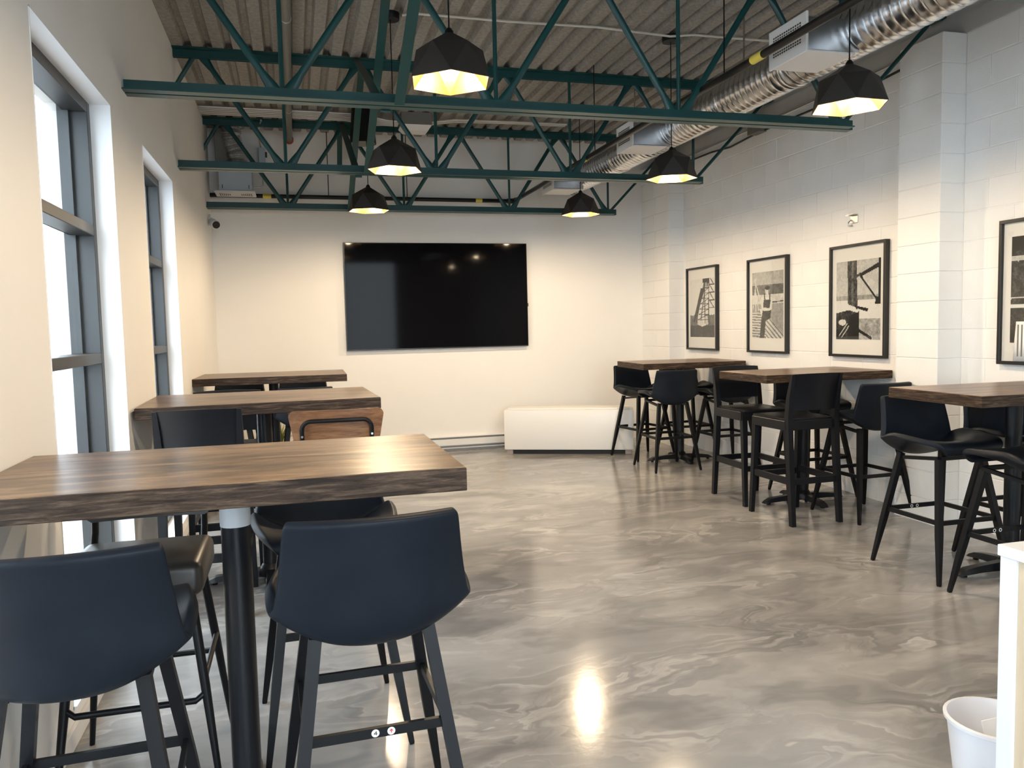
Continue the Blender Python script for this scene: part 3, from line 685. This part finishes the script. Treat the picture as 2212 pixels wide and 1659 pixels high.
picture(8.57, 7.875, 1.165, 2.115, art_headframe, 'framed print of a mine headframe and chute, farthest along the wall', 0.115, 0.125, 0.045)
picture(7.26, 6.58, 1.165, 2.105, art_worker, 'framed print of a worker in overalls, second from the back corner', 0.115, 0.125, 0.05)
picture(5.955, 5.275, 1.165, 2.105, art_girder, 'framed print of a steel girder and rubble, left of the near pilaster', 0.115, 0.125, 0.05)
PIC4 = picture(4.235, 3.42, 1.165, 2.105, art_forest, 'framed print of dark forest and water, cut by the right picture edge', 0.09, 0.12, 0.06)
# pale curved sheet with grey lines, just before the last glazing
bb = MB(); nn = 8
for z in (0.0, 0.255):
    bb.v += [(-0.006*sin(pi*i/nn)-0.0355, 0.29-0.16*i/nn+(-0.02 if z else 0), z-0.445) for i in range(nn+1)]
bb.f = [(i, i+1, nn+2+i, nn+1+i) for i in range(nn)]
pale_sheet = bb.build('lined_sheet', 'paper', PIC4, 60); md = pale_sheet.modifiers.new('thickness', 'SOLIDIFY'); md.thickness = 0.0012
pale_sheet['label'] = 'pale curved sheet with grey lines'
for i_ in (1.5, 3.0, 4.5):
    yq = 0.29-0.16*i_/nn-0.01; xq = -0.0355-0.006*sin(pi*i_/nn)-0.002
    MB().box(xq, xq+0.001, yq-0.005, yq+0.005, -0.415, -0.21).build('grey_line', 'pipe_grey', pale_sheet, 0)

wb = tag(empty('wall_bracket', (XR, 5.69, 2.31)), 'small bare metal bracket on the block wall above a print', 'bracket')
MB().box(-0.006, 0, -0.045, 0.045, -0.03, 0.04, 0.002).build('plate', 'brushed', wb, 20)
MB().box(-0.05, -0.006, -0.045, 0.05, 0.034, 0.04).build('top_tab', 'brushed', wb, 20)
MB().tube([(-0.006, 0.03, 0.0), (-0.03, 0.035, -0.02), (-0.035, 0.03, -0.05), (-0.01, 0.02, -0.05)], 0.006, 8).build('hook', 'brushed', wb, 60)

# ------------------------------------------------------------------ tables
def make_table(w, dpt, h, th, label, loc, post_x=0.0, rz=0.0, sleeve=False, rot_feet=0.0, foot=0.36):
    t = tag(empty('bar_table', loc, rz), label, 'table', 'tall wood topped bar tables')
    e = 0.003
    MB().box(-w/2, w/2, -dpt/2, dpt/2, h-th, h-0.002, 0.002).build('edge_band', 'edge_wood', t, 20)
    MB().box(-w/2+e, w/2-e, -dpt/2+e, dpt/2-e, h-0.003, h, 0.0008).build('table_top', 'table_wood', t, 20)
    MB().rod((post_x, 0, 0.045), (post_x, 0, h-th-0.012), 0.043, n=24).build('post', 'black_paint', t)
    MB().box(post_x-0.15, post_x+0.15, -0.15, 0.15, h-th-0.012, h-th, 0.002).build('mounting_plate', 'black_paint', t, 20)
    if sleeve: MB().rod((post_x, 0, h-th-0.128), (post_x, 0, h-th-0.013), 0.0445, n=24).build('label_sleeve', 'sleeve', t)
    MB().lathe([(0.075, 0.03), (0.075, 0.055), (0.055, 0.085), (0.046, 0.10)], post_x, 0, 24).build('hub', 'black_paint', t)
    for k in range(4):
        a = rot_feet+k*pi/2; L = foot if k % 2 == 0 else min(foot, 0.29); ca_, sa_ = cos(a), sin(a)
        q = lambda d_, s_, z: (post_x+d_*ca_-s_*sa_, d_*sa_+s_*ca_, z)
        b = MB().loft([[q(d_, -wd_, z0), q(d_, wd_, z0), q(d_, wd_*0.75, z1), q(d_, -wd_*0.75, z1)] for d_, wd_, z0, z1 in ((0.03, 0.030, 0.022, 0.075), (L*0.6, 0.028, 0.022, 0.060), (L-0.05, 0.032, 0.018, 0.050), (L-0.01, 0.030, 0.014, 0.032), (L+0.01, 0.022, 0.012, 0.018))])
        f = b.build('foot', 'black_paint', t, 40)
        MB().rod(q(L-0.04, 0, 0.0), q(L-0.04, 0, 0.02), 0.016, n=10).build('glide', 'black_metal', f)
    return t
TH = 0.062
make_table(1.275, 0.74, 1.105, 0.066, 'wood topped bar table nearest the viewer, against the left wall', (-0.195, 2.49, 0), sleeve=True, post_x=0.0)
make_table(1.275, 0.88, 1.105, TH, 'wood topped bar table in the middle of the left row', (-0.195, 4.92, 0), rz=0.03)
make_table(1.265, 0.84, 1.105, TH, 'wood topped bar table farthest along the left row, near the television', (-0.20, 7.44, 0), rz=-0.02)
make_table(1.125, 0.79, 1.075, TH, 'wood topped bar table in the far right corner near the white bench', (3.97, 7.72, 0), rz=-0.06)
make_table(1.13, 0.69, 1.075, TH, 'wood topped bar table in the middle of the right row', (3.97, 5.57, 0))
make_table(1.12, 0.69, 1.075, TH, 'wood topped bar table at the right picture edge', (3.96, 3.60, 0), rz=-0.03)

# ------------------------------------------------------------------ stools
def bucket_shell():
    # (y, z, halfwidth, edge lift, edge forward curl)
    rows = [(0.205, 0.712, 0.165, 0.000, 0.0), (0.234, 0.743, 0.202, 0.004, 0.0), (0.207, 0.774, 0.226, 0.006, 0.0), (0.11, 0.760, 0.250, 0.030, 0.0), (0.01, 0.735, 0.262, 0.066, 0.0),
            (-0.08, 0.702, 0.267, 0.112, 0.0), (-0.155, 0.675, 0.264, 0.118, 0.006), (-0.205, 0.676, 0.256, 0.104, 0.022), (-0.228, 0.716, 0.249, 0.070, 0.040), (-0.238, 0.820, 0.240, 0.016, 0.048),
            (-0.252, 0.930, 0.227, 0.002, 0.042), (-0.263, 1.002, 0.221, 0.0, 0.036), (-0.266, 1.018, 0.215, 0.0, 0.032)]
    us = [-1, -0.965, -0.8, -0.5, -0.25, 0, 0.25, 0.5, 0.8, 0.965, 1]; b = MB(); n = len(us)
    for (y, z, hw, lift, curl) in rows:
        b.v += [(u*hw, y+curl*abs(u)**2.2, z+lift*abs(u)**2.4) for u in us]
    b.f = [(i*n+j, i*n+j+1, (i+1)*n+j+1, (i+1)*n+j) for i in range(len(rows)-1) for j in range(n-1)]
    me = bpy.data.meshes.new('shell'); me.from_pydata(b.v, [], b.f); me.update(); me.materials.append(MATS['leather'])
    me.polygons.foreach_set('use_smooth', [True]*len(me.polygons))
    return me
SHELL = bucket_shell()
def stool_a(zbar=0.335):
    t = empty('bucket_bar_stool')
    o = inst(SHELL, 'shell', t)
    sd_ = o.modifiers.new('thickness', 'SOLIDIFY'); sd_.thickness = 0.034; sd_.offset = 0.0; sd_.use_even_offset = False
    ss = o.modifiers.new('smooth', 'SUBSURF'); ss.levels = 2; ss.render_levels = 2
    # piping seam along the back edge
    MB().bar((-0.155, 0.15, 0.690), (-0.15, -0.12, 0.658), 0.022, 0.020).build('seat_rail', 'black_metal', t, 20)
    MB().bar((0.155, 0.15, 0.690), (0.15, -0.12, 0.658), 0.022, 0.020).build('seat_rail', 'black_metal', t, 20)
    for y in (0.15,): MB().bar((-0.15, y, 0.671+0.127*y), (0.15, y, 0.671+0.127*y), 0.026, 0.022).build('seat_rail', 'black_metal', t, 20)
    zt = 0.682
    top = lambda sx, sy: Vector((sx*0.150, sy*0.145, zt)); bot = lambda sx, sy: Vector((sx*0.247, sy*0.262, 0.0))
    for sx in (-1, 1):
        for sy in (-1, 1):
            p0, p1 = top(sx, sy), bot(sx, sy); pm = p0.lerp(p1, 0.60)
            b = MB().rod(p1.lerp(p0, 0.004), pm, 0.0085, 0.0165, sq=True)
            b2 = MB(); d = (p1-p0).normalized(); h = Vector((0, 0, 1)); a = d.cross(Vector((0, 1, 0))).normalized(); bb_ = a.cross(d).normalized()
            q = lambda p, r: [p+a*r+bb_*r, p-a*r+bb_*r, p-a*r-bb_*r, p+a*r-bb_*r]
            b2.loft([q(p0, 0.0165), q(pm, 0.0160), q(p1.lerp(p0, 0.012), 0.0095), q(p1, 0.0075)])
            b2.build('leg', 'black_metal', t, 30)
    k = (zt-zbar)/zt
    P_ = lambda sx, sy: top(sx, sy).lerp(bot(sx, sy), k)
    for (a, b_) in (((-1, -1), (1, -1)), ((-1, 1), (1, 1)), ((-1, -1), (-1, 1)), ((1, -1), (1, 1))):
        MB().bar(P_(*a), P_(*b_), 0.013, 0.026).build('footrest_bar', 'black_metal', t, 20)
    return t
A0 = stool_a(); A1 = stool_a(0.425)
def copy_stool(src, loc, rz, label, group):
    o = copy_tree(src); o.location = loc; o.rotation_euler = (0, 0, rz); return tag(o, label, 'stool', group)
GA = 'black leather bucket bar stools'
spots_a = [((0.165, 2.245, 0), 0.03, 'black leather bucket stool in the foreground with numbered sticker on its footrest'),
 ((-0.535, 2.14, 0), 0.04, 'black leather bucket stool cut off at the lower left corner'),
 ((0.085, 3.00, 0), pi+0.06, 'black leather bucket stool facing the viewer under the nearest left table'),
 ((-0.555, 7.03, 0), 0.03, 'black bucket stool on the viewer side of the farthest left table, beside the window'),
 ((0.075, 7.03, 0), -0.02, 'black bucket stool on the viewer side of the farthest left table, towards the room'),
 ((-0.535, 7.86, 0), pi, 'black bucket stool on the far side of the farthest left table, beside the window'),
 ((0.06, 7.86, 0), pi, 'black bucket stool on the far side of the farthest left table, towards the room'),
 ((3.64, 7.375, 0), 0.0, 'black bucket stool with its back to the viewer at the far right table'),
 ((3.70, 8.08, 0), pi+0.17, 'black bucket stool next to the white bench, on the far side of the corner table'),
 ((4.265, 7.29, 0), 0.0, 'black bucket stool against the wall behind the moulded stool, at the far right table'),
 ((4.25, 8.10, 0), pi, 'black bucket stool against the wall on the far side of the far right table'),
 ((4.11, 5.04, 0), 0.03, 'black bucket stool by the wall, its back turned, at the middle right table'),
 ((4.225, 5.80, 0), pi, 'black bucket stool by the wall on the far side of the middle right table'),
 ((3.625, 3.78, 0), pi, 'black bucket stool facing the viewer under the left end of the rightmost table'),
 ((4.225, 3.77, 0), pi, 'black bucket stool facing the viewer under the rightmost table, beside the wall'),
 ((3.605, 3.165, 0), 0.0, 'black bucket stool partly behind the white cabinet at the right picture edge')]
for i, (loc, rz, lb) in enumerate(spots_a):
    if i == 0: o = A1; o.location = loc; o.rotation_euler = (0, 0, rz); tag(o, lb, 'stool', GA)
    elif i == 2: o = copy_stool(A1, loc, rz, lb, GA)
    elif i == 1: o = A0; o.location = loc; o.rotation_euler = (0, 0, rz); tag(o, lb, 'stool', GA)
    else: o = copy_stool(A0, loc, rz, lb, GA)
    if i in (13, 14): pass
# stickers on single stools
yrear = -0.145-(0.262-0.145)*(0.682-0.335)/0.682-0.0068; ynear = -0.145-(0.262-0.145)*(0.682-0.425)/0.682-0.0068
def disc_on_bar(t, x, ysgn=-1, r=0.0105):
    b = MB().rod((x, ynear, 0.425), (x, ynear-0.0008, 0.425), r, n=16); return b.build('round_sticker', 'sticker_white', t, 20)
s4 = disc_on_bar(A1, -0.008); sr = disc_on_bar(A1, 0.034)
def glyph(parts, name, m, parent, x, y, z, sc_g):
    b = MB()
    for (x0, z0, x1, z1, w) in parts: b.bar((x+x0*sc_g, y, z+z0*sc_g), (x+x1*sc_g, y, z+z1*sc_g), w*sc_g, 0.0004, (0, 1, 0))
    return b.build(name, m, parent, 0)
glyph([(0.25, -0.5, 0.25, 0.5, 0.2), (0.25, 0.5, -0.4, -0.15, 0.18), (-0.4, -0.15, 0.5, -0.15, 0.18)], 'numeral_four', 'frame_black', s4, -0.008, ynear-0.001, 0.425, 0.010)
glyph([(0, -0.5, 0, 0.5, 0.25), (0, 0.5, -0.4, 0.0, 0.22), (0, 0.5, 0.4, 0.0, 0.22)], 'arrow_mark', 'ink_red', sr, 0.034, ynear-0.001, 0.425, 0.010)
for st in [o for o in bpy.data.objects if o.name.startswith('bucket_bar_stool') and abs(o.location.y-3.78) < 0.02 and o.location.x < 4] + [o for o in bpy.data.objects if o.name.startswith('bucket_bar_stool') and abs(o.location.y-3.165) < 0.01]:
    front = abs(st.location.y-3.78) < 0.02
    for x in (-0.02, 0.02):
        y = yrear if front else -yrear; sg = -1 if front else 1
        for sgn in (sg,):
            # ring seen from the viewer's side of the far bar
            yy0 = (y+0.0136) if front else (y-0.0136)
            b = MB().loft([[(x+r*cos(2*pi*j/16), yq, 0.335+r*sin(2*pi*j/16)) for j in range(16)] for r, yq in ((0.010, yy0), (0.010, yy0-sg*0.001), (0.006, yy0-sg*0.001), (0.006, yy0))], False)
            b.build('ring_sticker', 'sticker_white', st, 20)

# moulded plastic stools
def stool_m():
    t = empty('moulded_bar_stool')
    W2, D2, ZS = 0.205, 0.215, 0.775
    b = MB(); nu, nv = 9, 7
    MB().box(-W2, W2, -D2+0.01, D2+0.02, ZS-0.022, ZS, 0.008, 2).build('seat', 'plastic_black', t)
    for sx in (-1, 1): MB().box(sx*W2-0.018, sx*W2+0.018, -D2+0.02, D2, ZS-0.085, ZS-0.015, 0.004).build('side_apron', 'plastic_black', t, 30)
    MB().box(-W2+0.015, W2-0.015, D2-0.025, D2+0.010, ZS-0.085, ZS-0.015, 0.004).build('front_apron', 'plastic_black', t, 30)
    MB().box(-W2+0.015, W2-0.015, -D2-0.005, -D2+0.025, ZS-0.085, ZS-0.015, 0.004).build('rear_apron', 'plastic_black', t, 30)
    q = lambda x, y, z, a, c_: [(x-a, y-c_, z), (x+a, y-c_, z), (x+a, y+c_, z), (x-a, y+c_, z)]
    for sx in (-1, 1):
        MB().loft([q(sx*0.203, 0.250, 0.0, 0.015, 0.017), q(sx*0.195, 0.222, 0.45, 0.019, 0.021), q(sx*0.192, 0.203, ZS-0.02, 0.023, 0.023)]).build('leg', 'plastic_black', t, 20)
        MB().loft([q(sx*0.200, -0.262, 0.0, 0.017, 0.019), q(sx*0.198, -0.225, 0.45, 0.020, 0.022), q(sx*0.196, -0.205, ZS, 0.021, 0.024), q(sx*0.198, -0.222, 0.93, 0.018, 0.020), q(sx*0.201, -0.262, 1.098, 0.012, 0.010)]).build('rear_upright', 'plastic_black', t, 20)
        MB().bar((sx*0.199, -0.232, 0.32), (sx*0.198, 0.226, 0.32), 0.022, 0.048).build('side_stretcher', 'plastic_black', t, 20)
    MB().bar((-0.19, 0.228, 0.30), (0.19, 0.228, 0.30), 0.022, 0.044).build('front_stretcher', 'plastic_black', t, 20)
    MB().bar((-0.19, -0.236, 0.32), (0.19, -0.236, 0.32), 0.022, 0.044).build('rear_stretcher', 'plastic_black', t, 20)
    rows = []; us = [i/8*2-1 for i in range(9)]
    b = MB()
    for k in range(8):
        v = k/7; z = 0.835+0.265*v; yc = -0.212-0.052*v*v
        rows.append([(u*0.192, yc-0.026*(1-u*u)-0.006, z+(0.004*(1-u*u) if k == 7 else 0)) for u in us]+[(u*0.192, yc-0.026*(1-u*u)+0.008, z+(0.004*(1-u*u) if k == 7 else 0)) for u in reversed(us)])
    b.loft(rows).build('back_panel', 'plastic_black', t, 40)
    return t
M0 = stool_m(); GM = 'black moulded plastic bar stools'
for i, (loc, rz, lb) in enumerate([((3.603, 5.165, 0), 0.02, 'black moulded stool with its back to the viewer at the middle right table'),
  ((3.645, 5.815, 0), pi-0.02, 'black moulded stool facing the viewer on the far side of the middle right table'),
  ((-0.488, 4.545, 0), -0.02, 'black moulded stool with its back to the viewer at the middle left table'),
  ((-0.45, 5.33, 0), pi, 'black moulded stool on the far side of the middle left table, by the wall')]):
    o = M0 if i == 0 else copy_tree(M0); o.location = loc; o.rotation_euler = (0, 0, rz); tag(o, lb, 'stool', GM)

# tube framed stools with panel back
def stool_c(name, back_mat, seat_mat, seat_th=0.075):
    t = empty(name); ZS = 0.76
    MB().box(-0.215, 0.215, -0.195, 0.205, ZS-seat_th, ZS, min(0.034, seat_th*0.45), 4).build('seat', seat_mat, t, 60)
    for sx in (-1, 1):
        for sy in (-1, 1):
            MB().tube([(sx*0.165, sy*0.15, ZS-0.072), (sx*0.205, sy*0.195, 0.35), (sx*0.243, sy*0.238, 0.0)], [0.0155, 0.015, 0.0095], 12).build('leg', 'black_metal', t, 60)
    kx, ky = 0.206, 0.197
    for sy in (-1, 1): MB().tube([(-kx, sy*ky, 0.33), (-kx+0.03, sy*(ky+0.012), 0.31), (kx-0.03, sy*(ky+0.012), 0.31), (kx, sy*ky, 0.33)], 0.0105, 10).build('footrest_bar', 'black_metal', t, 60)
    for sx in (-1, 1): MB().tube([(sx*kx, -ky, 0.38), (sx*kx, ky, 0.38)], 0.0095, 10).build('footrest_bar', 'black_metal', t, 60)
    tw = 0.182
    pts = [(-tw, -0.15, ZS-0.05), (-tw, -0.205, ZS+0.03), (-tw, -0.234, ZS+0.205)] + [(-tw+0.045*(1-cos(a)), -0.238-0.004*sin(a), ZS+0.205+0.045*sin(a)) for a in (0.4, 0.8, 1.2, 1.57)]
    pts += [(-p[0], p[1], p[2]) for p in reversed(pts)]
    MB().tube(pts, 0.0115, 10).build('back_tube', 'black_metal', t, 60)
    # curved panel with rounded corners in front of the tube
    b = MB(); nu = 16; HWB, z0, z1, rc = 0.25, ZS+0.07, ZS+0.305, 0.032
    outline = []
    for cx_, cz_, a0 in ((HWB-rc, z1-rc, 0), (-HWB+rc, z1-rc, pi/2), (-HWB+0.03+rc, z0+rc, pi), (HWB-0.03-rc, z0+rc, 3*pi/2)):
        for k in range(5): outline.append((cx_+rc*cos(a0+k*pi/8), cz_+rc*sin(a0+k*pi/8)))
    yb_ = lambda x, z: -0.208-0.10*(z-z0)+0.55*x*x
    # column strips so that the panel bends
    xs = sorted([-HWB+2*HWB*i/nu for i in range(1, nu)]+[sg_*(HWB-q_) for sg_ in (-1, 1) for q_ in (0.0002, 0.002, 0.006, 0.012, 0.02)]); top_, bot_ = [], []
    for x in xs:
        x_ = max(-HWB+1e-4, min(HWB-1e-4, x)); zz = []
        for i in range(len(outline)):
            (xa, za), (xb, zb) = outline[i], outline[(i+1) % len(outline)]
            if (xa <= x_ < xb) or (xb <= x_ < xa): zz.append(za+(zb-za)*(x_-xa)/(xb-xa))
        zz = zz or [z1-rc, z1-rc]; top_.append(max(zz)); bot_.append(min(zz))
    rows = [[(x, yb_(x, b0)-0.006, b0), (x, yb_(x, t0)-0.006, t0), (x, yb_(x, t0)+0.006, t0), (x, yb_(x, b0)+0.006, b0)] for x, t0, b0 in zip(xs, top_, bot_)]
    p = b.loft(rows).build('back_panel', back_mat, t, 40)
    for sx in (-1, 1): MB().rod((sx*tw, -0.238, ZS+0.17), (sx*tw, -0.246, ZS+0.17), 0.006, n=10).build('rivet', 'brushed', t)
    return t
C0 = stool_c('wooden_back_stool', 'walnut_ply', 'walnut_ply'); GC = 'bent plywood stools with black tube frames'
C0.location = (0.203, 4.525, 0); C0.rotation_euler = (0, 0, -0.02); tag(C0, 'brown plywood backed stool with black tube frame facing the middle left table', 'stool', GC)
o = copy_tree(C0); o.location = (0.165, 5.36, 0); o.rotation_euler = (0, 0, pi); tag(o, 'brown plywood backed stool on the far side of the middle left table', 'stool', GC)
V0 = stool_c('padded_bar_stool', 'seat_vinyl', 'seat_vinyl', 0.115); V0.location = (-0.530, 2.865, 0); V0.rotation_euler = (0, 0, pi)
tag(V0, 'stool with thick padded vinyl seat and round legs by the nearest window', 'stool')

# ------------------------------------------------------------------ plant, cabinet, bin
pl = tag(empty('potted_plant', (-0.20, 9.05, 0)), 'striped spiky leaved plant on the floor by the back wall', 'plant')
MB().lathe([(0.085, 0.0), (0.11, 0.18), (0.115, 0.20), (0.105, 0.20), (0.10, 0.18)], n=20).build('pot', 'pot', pl)
MB().lathe([(0.099, 0.175), (0.05, 0.185)], n=20).build('soil', 'soil', pl)
for k in range(34):
    a = random.uniform(0, 2*pi); lean = random.uniform(0.05, 0.27); h = random.uniform(0.20, 0.36); w = random.uniform(0.006, 0.011); b = MB()
    ca_, sa_ = cos(a), sin(a); L = []
    for i in range(6):
        u = i/5; r = 0.02+lean*u**1.5; z = 0.18+h*(u*1.3-0.45*u*u*(1+lean)); ww = w*(1-u**3)+0.0008
        L.append([(r*ca_-ww*sa_, r*sa_+ww*ca_, z+0.003), (r*ca_+ww*sa_, r*sa_-ww*ca_, z+0.003), (r*ca_+ww*sa_*0.9, r*sa_-ww*ca_*0.9, z), (r*ca_-ww*sa_*0.9, r*sa_+ww*ca_*0.9, z)])
    b.loft(L).build('leaf', 'leaf_cream' if k % 3 == 0 else 'leaf_green', pl, 60)

CX, CY, CZ = 1.788, 1.667, 0.88
cb = tag(empty('shelf_cabinet', (CX, CY, 0)), 'white topped cabinet with pegged birch side at the right picture edge', 'cabinet')
MB().box(0, 0.95, -1.15, 0.0, CZ-0.030, CZ, 0.0015).build('top', 'cabinet_white', cb, 20)
MB().box(0.004, 0.022, -0.055, -0.006, 0.0, CZ-0.030, 0.001).build('corner_stile', 'cabinet_white', cb, 20)
MB().box(0.0225, 0.94, -0.024, -0.006, 0.0, CZ-0.030, 0.001).build('end_panel', 'cabinet_white', cb, 20)
MB().box(0.012, 0.024, -0.085, -0.055, 0.0, CZ-0.030, 0.001).build('birch_stile', 'birch', cb, 20)
MB().box(0.012, 0.024, -1.12, -0.085, CZ-0.065, CZ-0.030, 0.001).build('birch_rail', 'birch', cb, 20)
sidep = MB().box(0.022, 0.036, -1.12, -0.085, 0.0, CZ-0.065).build('birch_panel', 'birch', cb, 20)
for k in range(15):
    z = 0.10+k*0.04
    MB().rod((0.0212, -0.135, z), (0.0222, -0.135, z), 0.0035, n=8).build('peg_hole', 'slot_dark', sidep)
MB().box(0.05, 0.94, -1.12, -1.10, 0.0, CZ-0.030).build('end_panel', 'cabinet_white', cb, 20)

bn_ = tag(empty('waste_bin', (1.955, 1.815, 0)), 'small white plastic waste bin beside the cabinet', 'bin')
MB().loft([[(r*cos(2*pi*j/36), r*sin(2*pi*j/36), z) for j in range(36)] for r, z in ((0.001, 0.0), (0.095, 0.0), (0.128, 0.285), (0.137, 0.290), (0.138, 0.300), (0.128, 0.302), (0.122, 0.29), (0.090, 0.012), (0.001, 0.012))], False).build('body', 'bin_white', bn_, 50)
MB().loft([[(r*cos(2*pi*j/36), r*sin(2*pi*j/36), 0.14) for j in range(36)] for r in (0.105, 0.001)], False).build('liner', 'bin_white', bn_, 50)
wp = tag(empty('waste_paper', (1.945, 1.845, 0.152)), 'folded white paper inside the waste bin', 'paper')
MB().add([(-0.02, -0.05, 0), (0.05, -0.06, 0.0), (0.045, -0.03, 0.15), (-0.03, -0.02, 0.14), (-0.02, -0.047, 0), (0.05, -0.057, 0.0), (0.045, -0.027, 0.15), (-0.03, -0.017, 0.14)],
         [(0, 1, 2, 3), (7, 6, 5, 4), (0, 4, 5, 1), (1, 5, 6, 2), (2, 6, 7, 3), (3, 7, 4, 0)]).build('sheet', 'paper', wp, 20)
